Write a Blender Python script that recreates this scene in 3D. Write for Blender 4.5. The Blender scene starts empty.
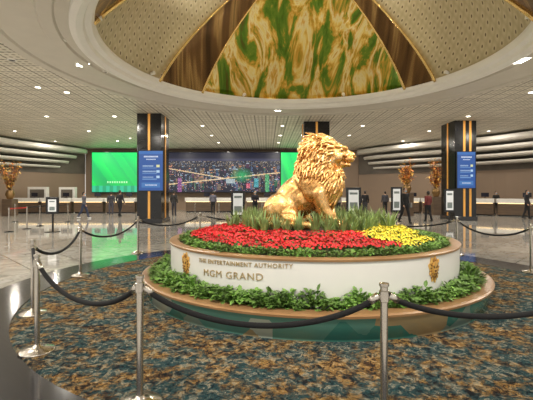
import bpy, math, random
from mathutils import Vector, Matrix, Euler
random.seed(7)
F=385.0; HZ=193.0; CX=266.5; CH=1.6
def onplane(px,py,z):
    Y=F*(CH-z)/(py-HZ); return ((px-CX)/F*Y, Y, z)
def at(px,Y): return (px-CX)/F*Y
PC=(0.763,6.86)
DC=(1.2,12.1)
CZ=5.8
scene=bpy.context.scene
# ---------------------------------------------------------------- materials
def newmat(name):
    m=bpy.data.materials.new(name); m.use_nodes=True
    nt=m.node_tree; b=nt.nodes['Principled BSDF']; return m,nt,b
def mat(name,col,rough=0.5,metal=0.0,var=0.12,scale=8.0,emis=None,es=0.0,rand=0.0,detail=3):
    m,nt,b=newmat(name); N=nt.nodes; L=nt.links
    tc=N.new('ShaderNodeTexCoord'); no=N.new('ShaderNodeTexNoise')
    no.inputs['Scale'].default_value=scale; no.inputs['Detail'].default_value=detail
    L.new(tc.outputs['Object'],no.inputs['Vector'])
    r=N.new('ShaderNodeValToRGB')
    r.color_ramp.elements[0].position=0.3; r.color_ramp.elements[1].position=0.7
    r.color_ramp.elements[0].color=(*[c*(1-var) for c in col],1)
    r.color_ramp.elements[1].color=(*[min(1,c*(1+var)) for c in col],1)
    L.new(no.outputs['Fac'],r.inputs['Fac'])
    out=r.outputs['Color']
    if rand>0:
        oi=N.new('ShaderNodeObjectInfo'); hs=N.new('ShaderNodeHueSaturation')
        mr=N.new('ShaderNodeMapRange'); mr.inputs['To Min'].default_value=1-rand; mr.inputs['To Max'].default_value=1+rand
        L.new(oi.outputs['Random'],mr.inputs['Value']); L.new(mr.outputs['Result'],hs.inputs['Value'])
        L.new(out,hs.inputs['Color']); out=hs.outputs['Color']
    L.new(out,b.inputs['Base Color'])
    b.inputs['Roughness'].default_value=rough; b.inputs['Metallic'].default_value=metal
    if emis: b.inputs['Emission Color'].default_value=(*emis,1); b.inputs['Emission Strength'].default_value=es
    return m
def ramp(N,stops,interp='LINEAR'):
    r=N.new('ShaderNodeValToRGB'); cr=r.color_ramp; cr.interpolation=interp
    cr.elements[0].position=stops[0][0]; cr.elements[0].color=(*stops[0][1],1)
    cr.elements[1].position=stops[-1][0]; cr.elements[1].color=(*stops[-1][1],1)
    for p,c in stops[1:-1]:
        e=cr.elements.new(p); e.color=(*c,1)
    return r
def mix(N,L,fac,a,b,mode='MIX'):
    x=N.new('ShaderNodeMix'); x.data_type='RGBA'; x.blend_type=mode
    if isinstance(fac,float): x.inputs[0].default_value=fac
    else: L.new(fac,x.inputs[0])
    for s,i in ((a,6),(b,7)):
        if isinstance(s,tuple): x.inputs[i].default_value=(*s,1)
        else: L.new(s,x.inputs[i])
    return x.outputs[2]
def mat_floor():
    m,nt,b=newmat('marble_floor'); N=nt.nodes; L=nt.links
    tc=N.new('ShaderNodeTexCoord')
    mp=N.new('ShaderNodeMapping'); mp.inputs['Rotation'].default_value=(0,0,math.radians(45))
    L.new(tc.outputs['Object'],mp.inputs['Vector'])
    br=N.new('ShaderNodeTexBrick'); br.offset=0; br.inputs['Scale'].default_value=1.0
    br.inputs['Brick Width'].default_value=1.1; br.inputs['Row Height'].default_value=1.1; br.inputs['Mortar Size'].default_value=0.012
    br.inputs['Color1'].default_value=(0.62,0.605,0.57,1); br.inputs['Color2'].default_value=(0.45,0.435,0.41,1); br.inputs['Mortar'].default_value=(0.24,0.23,0.2,1)
    L.new(mp.outputs['Vector'],br.inputs['Vector'])
    no=N.new('ShaderNodeTexNoise'); no.inputs['Scale'].default_value=1.6; no.inputs['Detail'].default_value=9; no.inputs['Distortion'].default_value=1.5
    L.new(tc.outputs['Object'],no.inputs['Vector'])
    r=ramp(N,[(0.3,(0.60,0.58,0.55)),(0.5,(0.97,0.95,0.92)),(0.56,(0.66,0.64,0.60)),(0.62,(1,1,1))]); L.new(no.outputs['Fac'],r.inputs['Fac'])
    c=mix(N,L,1.0,br.outputs['Color'],r.outputs['Color'],'MULTIPLY')
    L.new(c,b.inputs['Base Color']); b.inputs['Roughness'].default_value=0.05
    b.inputs['Specular IOR Level'].default_value=1.0; b.inputs['IOR'].default_value=1.6
    return m
def mat_carpet():
    m,nt,b=newmat('patterned_carpet'); N=nt.nodes; L=nt.links
    tc=N.new('ShaderNodeTexCoord')
    n1=N.new('ShaderNodeTexNoise'); n1.inputs['Scale'].default_value=13.5; n1.inputs['Detail'].default_value=5; n1.inputs['Roughness'].default_value=0.74; n1.inputs['Distortion'].default_value=0.8
    L.new(tc.outputs['Object'],n1.inputs['Vector'])
    r1=ramp(N,[(0.0,(0.010,0.012,0.016)),(0.41,(0.012,0.035,0.042)),(0.45,(0.035,0.095,0.10)),(0.48,(0.012,0.020,0.026)),(0.515,(0.09,0.13,0.12)),(0.54,(0.015,0.028,0.032)),(0.57,(0.34,0.31,0.23)),(0.605,(0.04,0.08,0.085)),(1.0,(0.34,0.27,0.16))],'CONSTANT')
    L.new(n1.outputs['Fac'],r1.inputs['Fac'])
    r2=ramp(N,[(0.0,(0.010,0.012,0.013)),(0.42,(0.08,0.037,0.016)),(0.45,(0.014,0.02,0.022)),(0.485,(0.30,0.155,0.035)),(0.515,(0.025,0.03,0.028)),(0.54,(0.38,0.23,0.07)),(0.575,(0.13,0.05,0.018)),(0.605,(0.42,0.33,0.19)),(1.0,(0.12,0.14,0.11))],'CONSTANT')
    L.new(n1.outputs['Fac'],r2.inputs['Fac'])
    n2=N.new('ShaderNodeTexNoise'); n2.inputs['Scale'].default_value=2.2; n2.inputs['Detail'].default_value=7; n2.inputs['Roughness'].default_value=0.8
    mp=N.new('ShaderNodeMapping'); mp.inputs['Location'].default_value=(3.1,7.7,0); L.new(tc.outputs['Object'],mp.inputs['Vector']); L.new(mp.outputs['Vector'],n2.inputs['Vector'])
    f=ramp(N,[(0.46,(0,0,0)),(0.56,(1,1,1))]); L.new(n2.outputs['Fac'],f.inputs['Fac'])
    c=mix(N,L,f.outputs['Color'],r1.outputs['Color'],r2.outputs['Color'])
    L.new(c,b.inputs['Base Color']); b.inputs['Roughness'].default_value=0.95; b.inputs['Specular IOR Level'].default_value=0.1
    return m
def mat_ceiling():
    m,nt,b=newmat('ceiling_tile'); N=nt.nodes; L=nt.links
    tc=N.new('ShaderNodeTexCoord')
    br=N.new('ShaderNodeTexBrick'); br.offset=0; br.inputs['Scale'].default_value=1.0
    br.inputs['Brick Width'].default_value=0.62; br.inputs['Row Height'].default_value=0.62; br.inputs['Mortar Size'].default_value=0.028
    br.inputs['Color1'].default_value=(0.78,0.73,0.62,1); br.inputs['Color2'].default_value=(0.66,0.62,0.52,1); br.inputs['Mortar'].default_value=(0.33,0.30,0.24,1)
    L.new(tc.outputs['Object'],br.inputs['Vector'])
    vo=N.new('ShaderNodeTexVoronoi'); vo.inputs['Scale'].default_value=4.84; vo.inputs['Randomness'].default_value=0.0
    L.new(tc.outputs['Object'],vo.inputs['Vector'])
    r=ramp(N,[(0.22,(0.50,0.47,0.40)),(0.34,(1,1,1))]); L.new(vo.outputs['Distance'],r.inputs['Fac'])
    c=mix(N,L,1.0,br.outputs['Color'],r.outputs['Color'],'MULTIPLY')
    L.new(c,b.inputs['Base Color']); b.inputs['Roughness'].default_value=0.5
    bp=N.new('ShaderNodeBump'); bp.inputs['Strength'].default_value=0.5; bp.inputs['Distance'].default_value=0.03
    L.new(br.outputs['Fac'],bp.inputs['Height']); bp.invert=True; L.new(bp.outputs['Normal'],b.inputs['Normal'])
    return m
def mat_quilt():
    m,nt,b=newmat('quilted_cream'); N=nt.nodes; L=nt.links
    uv=N.new('ShaderNodeUVMap')
    mp=N.new('ShaderNodeMapping'); mp.inputs['Rotation'].default_value=(0,0,math.radians(45)); L.new(uv.outputs['UV'],mp.inputs['Vector'])
    vo=N.new('ShaderNodeTexVoronoi'); vo.voronoi_dimensions='2D'; vo.inputs['Scale'].default_value=3.4; vo.inputs['Randomness'].default_value=0.0
    L.new(mp.outputs['Vector'],vo.inputs['Vector'])
    r=ramp(N,[(0.10,(0.12,0.08,0.03)),(0.16,(0.62,0.53,0.33)),(0.6,(0.48,0.40,0.23))]); L.new(vo.outputs['Distance'],r.inputs['Fac'])
    L.new(r.outputs['Color'],b.inputs['Base Color']); b.inputs['Roughness'].default_value=0.32; b.inputs['Metallic'].default_value=0.3
    return m
def mat_painted_reflection():
    m,nt,b=newmat('gilded_painted_reflection'); N=nt.nodes; L=nt.links
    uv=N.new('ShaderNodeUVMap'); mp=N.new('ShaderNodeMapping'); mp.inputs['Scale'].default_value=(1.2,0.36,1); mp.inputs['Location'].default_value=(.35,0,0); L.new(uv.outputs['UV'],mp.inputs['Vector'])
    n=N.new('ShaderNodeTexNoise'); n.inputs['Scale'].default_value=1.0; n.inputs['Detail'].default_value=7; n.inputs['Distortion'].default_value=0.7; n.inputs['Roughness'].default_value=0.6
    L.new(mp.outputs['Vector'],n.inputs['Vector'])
    r=ramp(N,[(0.30,(0.14,0.08,0.015)),(0.39,(0.10,0.22,0.02)),(0.45,(0.20,0.32,0.035)),(0.485,(0.75,0.42,0.06)),(0.515,(1.0,0.74,0.20)),(0.55,(1.0,0.90,0.48)),(0.585,(0.85,0.48,0.08)),(0.63,(0.15,0.27,0.03)),(0.75,(0.07,0.15,0.01))])  # green and gold reflections painted into the colour of the gilding
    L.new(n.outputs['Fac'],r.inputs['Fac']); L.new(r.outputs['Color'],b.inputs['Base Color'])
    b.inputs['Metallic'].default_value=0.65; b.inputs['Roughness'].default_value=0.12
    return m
def mat_bronze():
    m,nt,b=newmat('dark_bronze'); N=nt.nodes; L=nt.links
    uv=N.new('ShaderNodeUVMap'); mp=N.new('ShaderNodeMapping'); mp.inputs['Scale'].default_value=(1.2,0.12,1); L.new(uv.outputs['UV'],mp.inputs['Vector'])
    n=N.new('ShaderNodeTexNoise'); n.inputs['Scale'].default_value=1.6; n.inputs['Detail'].default_value=2; L.new(mp.outputs['Vector'],n.inputs['Vector'])
    r=ramp(N,[(0.35,(0.08,0.045,0.018)),(0.54,(0.22,0.12,0.045)),(0.62,(0.50,0.32,0.12)),(0.70,(0.16,0.09,0.03))]); L.new(n.outputs['Fac'],r.inputs['Fac']); L.new(r.outputs['Color'],b.inputs['Base Color'])
    b.inputs['Metallic'].default_value=0.85; b.inputs['Roughness'].default_value=0.14
    return m
def mat_teal():
    m,nt,b=newmat('green_facet_glass'); N=nt.nodes; L=nt.links
    tc=N.new('ShaderNodeTexCoord'); vo=N.new('ShaderNodeTexVoronoi'); vo.inputs['Scale'].default_value=1.5; vo.distance='MANHATTAN'
    L.new(tc.outputs['Object'],vo.inputs['Vector'])
    sx=N.new('ShaderNodeSeparateColor'); L.new(vo.outputs['Color'],sx.inputs['Color'])
    r=ramp(N,[(0.0,(0.05,0.19,0.15)),(0.25,(0.10,0.24,0.19)),(0.45,(0.20,0.27,0.22)),(0.58,(0.33,0.25,0.13)),(0.70,(0.06,0.20,0.16)),(0.88,(0.36,0.40,0.33)),(1.0,(0.36,0.40,0.33))],'CONSTANT'); L.new(sx.outputs[0],r.inputs['Fac'])
    L.new(r.outputs['Color'],b.inputs['Base Color']); b.inputs['Roughness'].default_value=0.15
    return m
def mat_wood(name,c1,c2,scale=3,rough=0.35):
    m,nt,b=newmat(name); N=nt.nodes; L=nt.links
    tc=N.new('ShaderNodeTexCoord'); mp=N.new('ShaderNodeMapping'); mp.inputs['Scale'].default_value=(1,1,9); L.new(tc.outputs['Object'],mp.inputs['Vector'])
    n=N.new('ShaderNodeTexNoise'); n.inputs['Scale'].default_value=scale; n.inputs['Detail'].default_value=6; L.new(mp.outputs['Vector'],n.inputs['Vector'])
    r=ramp(N,[(0.3,c1),(0.7,c2)]); L.new(n.outputs['Fac'],r.inputs['Fac']); L.new(r.outputs['Color'],b.inputs['Base Color'])
    b.inputs['Roughness'].default_value=rough; return m
def mat_paint(name,strength):
    m,nt,b=newmat(name); N=nt.nodes; L=nt.links
    a=N.new('ShaderNodeAttribute'); a.attribute_name='paint'
    L.new(a.outputs['Color'],b.inputs['Emission Color']); b.inputs['Emission Strength'].default_value=strength
    b.inputs['Base Color'].default_value=(0.01,0.01,0.01,1); b.inputs['Roughness'].default_value=0.3
    return m
def mat_goldstatue(name,rough):
    m,nt,b=newmat(name); N=nt.nodes; L=nt.links
    tc=N.new('ShaderNodeTexCoord')
    n=N.new('ShaderNodeTexNoise'); n.inputs['Scale'].default_value=7; n.inputs['Detail'].default_value=8; n.inputs['Roughness'].default_value=0.7; L.new(tc.outputs['Object'],n.inputs['Vector'])
    r=ramp(N,[(0.32,(0.50,0.25,0.07)),(0.5,(0.94,0.55,0.20)),(0.68,(1.0,0.73,0.38))]); L.new(n.outputs['Fac'],r.inputs['Fac'])
    g=N.new('ShaderNodeNewGeometry'); pr=ramp(N,[(0.43,(0.26,0.18,0.11)),(0.51,(1,1,1))]); L.new(g.outputs['Pointiness'],pr.inputs['Fac'])  # pointiness paints occlusion shade into the colour of the creases
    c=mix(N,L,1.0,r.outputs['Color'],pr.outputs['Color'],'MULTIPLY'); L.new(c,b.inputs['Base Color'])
    b.inputs['Metallic'].default_value=0.92; b.inputs['Roughness'].default_value=rough
    mp=N.new('ShaderNodeMapping'); mp.inputs['Scale'].default_value=(2.0,2.0,.55); mp.inputs['Rotation'].default_value=(0,.6,0); L.new(tc.outputs['Object'],mp.inputs['Vector'])
    n2=N.new('ShaderNodeTexNoise'); n2.inputs['Scale'].default_value=16; n2.inputs['Detail'].default_value=4; L.new(mp.outputs['Vector'],n2.inputs['Vector'])
    bp=N.new('ShaderNodeBump'); bp.inputs['Strength'].default_value=0.6; bp.inputs['Distance'].default_value=0.03
    L.new(n2.outputs['Fac'],bp.inputs['Height']); L.new(bp.outputs['Normal'],b.inputs['Normal'])
    return m
M=dict(
 floor=mat_floor(), carpet=mat_carpet(), ceil=mat_ceiling(), quilt=mat_quilt(), painted_reflection=mat_painted_reflection(), teal=mat_teal(), bronze=mat_bronze(),
 granite=mat('black_granite',(0.025,0.025,0.028),0.12,0,0.6,60),
 soffit=mat('soffit_paint',(0.60,0.56,0.48),0.45,0,0.03,2),
 trim=mat('trim_paint',(0.82,0.80,0.74),0.4,0,0.03,2),
 goldstrip=mat('gold_edge',(0.95,0.66,0.25),0.25,0.8,0.1,3),
 wallb=mat('brown_panel',(0.27,0.19,0.13),0.5,0,0.06,0.4),
 cornice=mat('cornice_paint',(0.82,0.78,0.71),0.5,0,0.03,1),
 shade_and_door=mat('gap_shade_and_door',(0.12,0.10,0.08),0.6,0,0.2,1),
 oak=mat_wood('oak_rim',(0.28,0.15,0.065),(0.42,0.25,0.12),2,0.3),
 white=mat('white_laminate',(0.80,0.79,0.76),0.3,0,0.02,3),
 lgold=mat('lettering_gold',(0.46,0.34,0.17),0.4,0.2,0.1,10),
 egold=mat('emblem_gold',(0.85,0.52,0.15),0.35,0.4,0.2,20),
 ebrown=mat('emblem_brown',(0.20,0.09,0.025),0.5,0.2,0.25,20),
 lion=mat_goldstatue('gold_crease_shade',0.25), mane=mat_goldstatue('gold_mane_crease_shade',0.27), eye=mat('dark_patina',(0.08,0.04,0.015),0.3,0.8,0.2,20),
 soil=mat('dark_soil',(0.05,0.035,0.02),0.95,0,0.4,30),
 leaf=mat('green_leaf',(0.14,0.27,0.05),0.5,0,0.45,9,rand=0.35),
 leafd=mat('bedding_leaf',(0.08,0.18,0.035),0.5,0,0.35,9,rand=0.25),
 grass=mat('strappy_leaf',(0.24,0.34,0.11),0.5,0,0.4,6,rand=0.3),
 red=mat('red_petal',(0.66,0.012,0.018),0.5,0,0.35,12,rand=0.3),
 yellow=mat('yellow_petal',(0.90,0.72,0.05),0.5,0,0.2,12,rand=0.12),
 chrome=mat('brushed_steel',(0.62,0.58,0.52),0.22,1.0,0.06,10),
 rope=mat('black_velvet',(0.008,0.008,0.009),0.9,0,0.2,60),
 black=mat('black_lacquer',(0.012,0.012,0.013),0.15,0,0.2,3),
 orange=mat('amber_inlay',(0.7,0.36,0.09),0.3,0.5,0.15,2,emis=(1.0,0.42,0.08),es=0.22),
 lamp=mat('lamp_lens',(1,0.95,0.85),0.4,0,0.01,2,emis=(1,0.93,0.8),es=14.0),
 lampoff=mat('dark_lens',(0.05,0.05,0.05),0.2,0,0.1,3),
 warm=mat('warm_strip',(1,0.8,0.45),0.4,0,0.01,2,emis=(1,0.72,0.35),es=2.2),
 added_glow=mat('added_glow_strip',(1,0.8,0.45),0.4,0,0.01,2,emis=(1,0.84,0.6),es=6),
 poster=mat('poster_paper',(0.75,0.77,0.78),0.5,0,0.05,30,emis=(0.9,0.95,1),es=0.2),
 posterg=mat('poster_print',(0.2,0.25,0.25),0.5,0,0.4,40),
 counter=mat('counter_stone',(0.72,0.70,0.66),0.3,0,0.06,4),
 deskd=mat_wood('desk_front',(0.07,0.045,0.03),(0.13,0.085,0.05),2,0.4),
 screeng=mat('monitor_glass',(0.02,0.02,0.03),0.15,0,0.1,3),
 pot=mat('bronze_vase',(0.25,0.15,0.06),0.3,0.7,0.2,4),
 twig=mat('twig',(0.12,0.06,0.03),0.8,0,0.2,20),
 autumn=mat('russet_leaf',(0.62,0.22,0.05),0.5,0,0.4,4,rand=0.1),
 amber=mat('amber_leaf',(0.80,0.48,0.12),0.5,0,0.35,5,rand=0.1),
 beltred=mat('red_belt',(0.5,0.04,0.03),0.6,0,0.1,20),
 skin=mat('skin',(0.50,0.30,0.21),0.5,0,0.05,20),
 skind=mat('skin_brown',(0.22,0.12,0.075),0.5,0,0.05,20),
 hair=mat('dark_hair',(0.02,0.014,0.01),0.5,0,0.3,60),
 shoe=mat('shoe_black',(0.015,0.015,0.015),0.4,0,0.2,20),
 shoew=mat('shoe_white',(0.6,0.6,0.6),0.4,0,0.1,20),
 mask=mat('face_mask_blue',(0.3,0.5,0.62),0.7,0,0.05,20),
 paint=mat_paint('led_screen',0.95), paintg=mat_paint('led_green_screen',1.7), paintb=mat_paint('display_screen',0.9),
)
def cloth(c): 
    k='cloth_%d_%d_%d'%tuple(int(x*100) for x in c)
    if k not in M: M[k]=mat('woven_cloth',c,0.85,0,0.15,25)
    return M[k]
# ---------------------------------------------------------------- mesh builder
class MB:
    def __init__(s): s.v=[]; s.f=[]; s.m=[]; s.uv=None
    def add(s,vs,fs,m=0):
        o=len(s.v); s.v+= [tuple(p) for p in vs]; s.f+=[tuple(i+o for i in f) for f in fs]; s.m+=[m]*len(fs)
    def box(s,x0,x1,y0,y1,z0,z1,m=0):
        s.add([(x0,y0,z0),(x1,y0,z0),(x1,y1,z0),(x0,y1,z0),(x0,y0,z1),(x1,y0,z1),(x1,y1,z1),(x0,y1,z1)],
              [(0,3,2,1),(4,5,6,7),(0,1,5,4),(1,2,6,5),(2,3,7,6),(3,0,4,7)],m)
    def ell(s,c,r,rot=None,seg=16,rings=10,m=0):
        vs=[];fs=[]
        if isinstance(r,(int,float)): r=(r,r,r)
        for i in range(rings+1):
            a=math.pi*i/rings
            for j in range(seg):
                b=2*math.pi*j/seg
                p=Vector((r[0]*math.sin(a)*math.cos(b),r[1]*math.sin(a)*math.sin(b),r[2]*math.cos(a)))
                if rot: p=rot@p
                vs.append(p+Vector(c))
        for i in range(rings):
            for j in range(seg):
                k=(j+1)%seg
                a,b,c2,d=i*seg+j,(i+1)*seg+j,(i+1)*seg+k,i*seg+k
                if i==0: fs.append((a,b,c2))
                elif i==rings-1: fs.append((a,b,d))
                else: fs.append((a,b,c2,d))
        s.add(vs,fs,m)
    def tube(s,pts,rad,seg=10,m=0,cap=True):
        pts=[Vector(p) for p in pts]; n=len(pts)
        if isinstance(rad,(int,float)): rad=[rad]*n
        vs=[];fs=[]
        t0=(pts[1]-pts[0]).normalized(); ref=Vector((0,0,1)) if abs(t0.z)<0.9 else Vector((1,0,0))
        u=t0.cross(ref).normalized()
        for i,p in enumerate(pts):
            t=(pts[min(i+1,n-1)]-pts[max(i-1,0)]).normalized()
            u=(u-t*u.dot(t)).normalized(); w=t.cross(u)
            for j in range(seg):
                a=2*math.pi*j/seg; vs.append(p+(u*math.cos(a)+w*math.sin(a))*rad[i])
        for i in range(n-1):
            for j in range(seg):
                k=(j+1)%seg; fs.append((i*seg+j,i*seg+k,(i+1)*seg+k,(i+1)*seg+j))
        if cap: fs.append(tuple(reversed(range(seg)))); fs.append(tuple(range((n-1)*seg,n*seg)))
        s.add(vs,fs,m)
    def cap(s,p0,r0,p1,r1,m=0,seg=12):
        s.ell(p0,r0,seg=seg,rings=8,m=m); s.ell(p1,r1,seg=seg,rings=8,m=m); s.tube([p0,p1],[r0,r1],seg,m)
    def lathe(s,prof,c=(0,0,0),seg=48,m=0,a0=0,a1=2*math.pi,mm=None):
        full=abs(a1-a0-2*math.pi)<1e-6; n=seg if full else seg+1; vs=[];fs=[];k=len(prof)
        for i in range(n):
            a=a0+(a1-a0)*i/seg
            for r,z in prof: vs.append((c[0]+r*math.cos(a),c[1]+r*math.sin(a),c[2]+z))
        ms=[]
        for i in range(seg):
            j=(i+1)%n
            for q in range(k-1): fs.append((i*k+q,j*k+q,j*k+q+1,i*k+q+1)); ms.append(mm[q] if mm else m)
        o=len(s.f); s.add(vs,fs,m); s.m[o:]=ms
    def mesh(s,name,mats,smooth=False):
        me=bpy.data.meshes.new(name); me.from_pydata(s.v,[],s.f); 
        for m in mats: me.materials.append(m)
        for p,mi in zip(me.polygons,s.m): p.material_index=mi
        me.update()
        if smooth: me.shade_smooth()
        return me
def obj(name,me,parent=None,loc=(0,0,0),rot=(0,0,0),sc=(1,1,1),label=None,category=None,group=None,kind=None):
    o=bpy.data.objects.new(name,me); scene.collection.objects.link(o)
    o.location=loc; o.rotation_euler=rot; o.scale=sc
    if parent: o.parent=parent
    if label: o['label']=label
    if category: o['category']=category
    if group: o['group']=group
    if kind: o['kind']=kind
    return o
def mk(name,mb,mats,smooth=False,bevel=0,**kw):
    if not isinstance(mats,(list,tuple)): mats=[mats]
    o=obj(name,mb.mesh(name,mats,smooth),**kw)
    if bevel:
        b=o.modifiers.new('Bevel','BEVEL'); b.width=bevel; b.segments=2
    return o
def clone(root,loc,rot=None,sc=None,label=None):
    n=root.copy(); scene.collection.objects.link(n); n.location=loc
    if rot is not None: n.rotation_euler=rot
    if sc is not None: n.scale=sc
    if label: n['label']=label
    for ch in root.children:
        c=ch.copy(); scene.collection.objects.link(c); c.parent=n; 
        for g in ch.children:
            d=g.copy(); scene.collection.objects.link(d); d.parent=c
    return n
def remeshed(mb,name,mat_,voxel,smooth_it=3,dec=None):
    me=mb.mesh(name+'_tmp',[mat_]); o=bpy.data.objects.new('tmp',me); scene.collection.objects.link(o)
    r=o.modifiers.new('r','REMESH'); r.mode='VOXEL'; r.voxel_size=voxel
    if smooth_it:
        sm=o.modifiers.new('s','SMOOTH'); sm.iterations=smooth_it; sm.factor=0.5
    if dec:
        d=o.modifiers.new('d','DECIMATE'); d.ratio=dec
    dg=bpy.context.evaluated_depsgraph_get(); dg.update()
    out=bpy.data.meshes.new_from_object(o.evaluated_get(dg)); out.name=name
    bpy.data.objects.remove(o)
    out.materials.clear(); out.materials.append(mat_); out.shade_smooth()
    return out
# ---------------------------------------------------------------- shell
b=MB(); b.box(-40,40,-12,45,-0.2,0); mk('floor',b,M['floor'],kind='structure',label='polished grey marble tile floor',category='floor')
b=MB(); b.lathe([(4.45,0.0),(4.45,0.012),(5.2,0.012),(5.2,0.0)],seg=96)
mk('trim_1',b,M['granite'],loc=(PC[0],PC[1],0),kind='structure',label='black granite band set into the floor around the carpet',category='floor border')
b=MB(); b.lathe([(0.001,0.0),(0.001,0.016),(4.42,0.016),(4.45,0.0)],seg=96)
mk('carpet',b,M['carpet'],loc=(PC[0],PC[1],0),label='round patterned carpet in teal, navy, gold and cream around the planter',category='carpet')
b=MB(); b.lathe([(8.6,0),(11,0),(14,0),(18,0),(24,0),(34,0),(34,0.2),(8.6,0.2)],seg=128)
vs=b.v; keep=[(f,m) for f,m in zip(b.f,b.m) if min(vs[i][1] for i in f)>-16.5]  # ceiling cut open behind the camera so world light adds frontal fill
b.f=[k[0] for k in keep]; b.m=[k[1] for k in keep]
mk('ceiling',b,M['ceil'],loc=(DC[0],DC[1],CZ),kind='structure',label='white embossed square tile ceiling',category='ceiling')
b=MB(); b.lathe([(8.62,0.1),(8.62,-0.06),(8.35,-0.06),(8.30,0.0),(7.3,0.0),(7.25,-0.06),(6.95,-0.06),(6.9,-0.0),(6.6,0.02)],seg=128,m=0)
b.lathe([(6.6,0.02),(6.6,-0.12),(6.45,-0.16),(6.3,-0.1),(6.25,0.0),(6.1,0.04),(6.04,0.14),(6.02,0.22),(6.2,0.22),(6.2,0.12)],seg=128,m=1)
mk('trim_2',b,[M['soffit'],M['trim']],smooth=False,loc=(DC[0],DC[1],CZ),kind='structure',label='stepped cream ring moulding around the ceiling dome',category='ceiling moulding')
def domeR(t): return 6.15*(0.6*(1-t)+0.4*math.cos(math.pi/2*t))
def domeZ(t): return 0.15+3.5*(0.6*t+0.4*math.sin(math.pi/2*t))
def dome():
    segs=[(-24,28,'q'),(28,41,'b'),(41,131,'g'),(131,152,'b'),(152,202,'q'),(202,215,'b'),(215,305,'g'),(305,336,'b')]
    vs=[];fs=[];ms=[]; T=24
    for a0,a1,k in segs:
        n=int((a1-a0)/1.5); o=len(vs); 
        for i in range(n+1):
            ad=a0+(a1-a0)*i/n; a=math.radians(ad)
            for j in range(T+1):
                t=j/T*0.985; off=0
                if k=='g': off=0.22*abs(math.sin(math.radians((ad-a0)/(a1-a0)*180*4)))*(1-t)
                if k=='b': off=-0.10*(1-t*0.7)
                r=domeR(t)+off
                vs.append((r*math.cos(a),r*math.sin(a),domeZ(t)))
        for i in range(n):
            for j in range(T):
                fs.append((o+i*(T+1)+j,o+i*(T+1)+j+1,o+(i+1)*(T+1)+j+1,o+(i+1)*(T+1)+j)); ms.append('qbg'.index(k))
    me=bpy.data.meshes.new('dome'); me.from_pydata(vs,[],fs)
    for m in ('quilt','bronze','painted_reflection'): me.materials.append(M[m])
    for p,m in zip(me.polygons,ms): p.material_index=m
    uv=me.uv_layers.new(name='UVMap')
    for l in me.loops:
        v=me.vertices[l.vertex_index].co; a=math.atan2(v.y,v.x); 
        if a<-2.6: a+=2*math.pi
        r=math.hypot(v.x,v.y); uv.data[l.index].uv=((a-math.pi/2)*max(r,0.4), r*1.15)
    me.shade_smooth()
    return me
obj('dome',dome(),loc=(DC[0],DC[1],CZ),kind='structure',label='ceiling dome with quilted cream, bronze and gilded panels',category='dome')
for k,(ad,mname) in enumerate([(28,'q'),(41,'b'),(131,'b'),(152,'q'),(202,'b'),(-24,'b')]):
    b=MB(); a=math.radians(ad)
    b.tube([((domeR(t*0.97)-0.1*(1-t))*math.cos(a),(domeR(t*0.97)-0.1*(1-t))*math.sin(a),domeZ(t*0.97)-0.02) for t in [i/16 for i in range(17)]],[0.06*(1-i/20) for i in range(17)],8)
    mk('trim_%d'%(10+k),b,M['goldstrip'],smooth=True,loc=(DC[0],DC[1],CZ),kind='structure',label='thin metal rib on the inside of the dome',category='dome rib')
b=MB(); b.lathe([(6.06,0.17),(6.17,0.17)],seg=96); mk('added_cove_glow',b,M['added_glow'],loc=(DC[0],DC[1],CZ),label='added unseen glow strip lighting the dome from behind its moulding',category='light')  # unseen glowing strip added to brighten the dome
# walls
def sweep(path,prof,m=0,close=False):
    b=MB(); P=[Vector((x,y,0)) for x,y in path]; n=len(P); k=len(prof); vs=[];fs=[]
    for i,p in enumerate(P):
        t=(P[min(i+1,n-1)]-P[max(i-1,0)]).normalized(); nn=Vector((t.y,-t.x,0))
        for d,z in prof: q=p+nn*d; vs.append((q.x,q.y,z))
    kk=k if close else k-1
    for i in range(n-1):
        for q in range(kk): r=(q+1)%k; fs.append((i*k+q,(i+1)*k+q,(i+1)*k+r,i*k+r))
    if close: fs.append(tuple(range(k))); fs.append(tuple(reversed(range((n-1)*k,n*k))))
    b.add(vs,fs,m); return b
def smoothpath(pts,n=10):
    out=[]; P=[pts[0]]+pts+[pts[-1]]
    for i in range(1,len(P)-2):
        for j in range(n):
            t=j/n; r=[]
            for c in (0,1):
                a,b_,c_,d=P[i-1][c],P[i][c],P[i+1][c],P[i+2][c]
                r.append(0.5*((2*b_)+(-a+c_)*t+(2*a-5*b_+4*c_-d)*t*t+(-a+3*b_-3*c_+d)*t**3))
            out.append(tuple(r))
    out.append(pts[-1]); return out
LP=smoothpath([(-27,2),(-26,14),(-24,24),(-21.5,31),(-17.2,36.5)])
RP=smoothpath([(9.0,37.5),(13,34.5),(19,29),(22.5,20),(24,10),(24.5,2)])
mk('wall_left',sweep(LP,[(0,0),(0,CZ),(-0.3,CZ),(-0.3,0)],close=True),M['wallb'],kind='structure',label='brown panelled curved wall',category='wall')
mk('wall_right',sweep(RP,[(0,0),(0,CZ),(-0.3,CZ),(-0.3,0)],close=True),M['wallb'],kind='structure',label='brown panelled curved wall',category='wall')
mk('wall_back',sweep([(-17.2,36.6),(9.1,37.6)],[(0,0),(0,CZ),(-0.3,CZ),(-0.3,0)],close=True),M['wallb'],kind='structure',label='brown panelled wall behind the reception desks',category='wall')
tn=30
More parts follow.
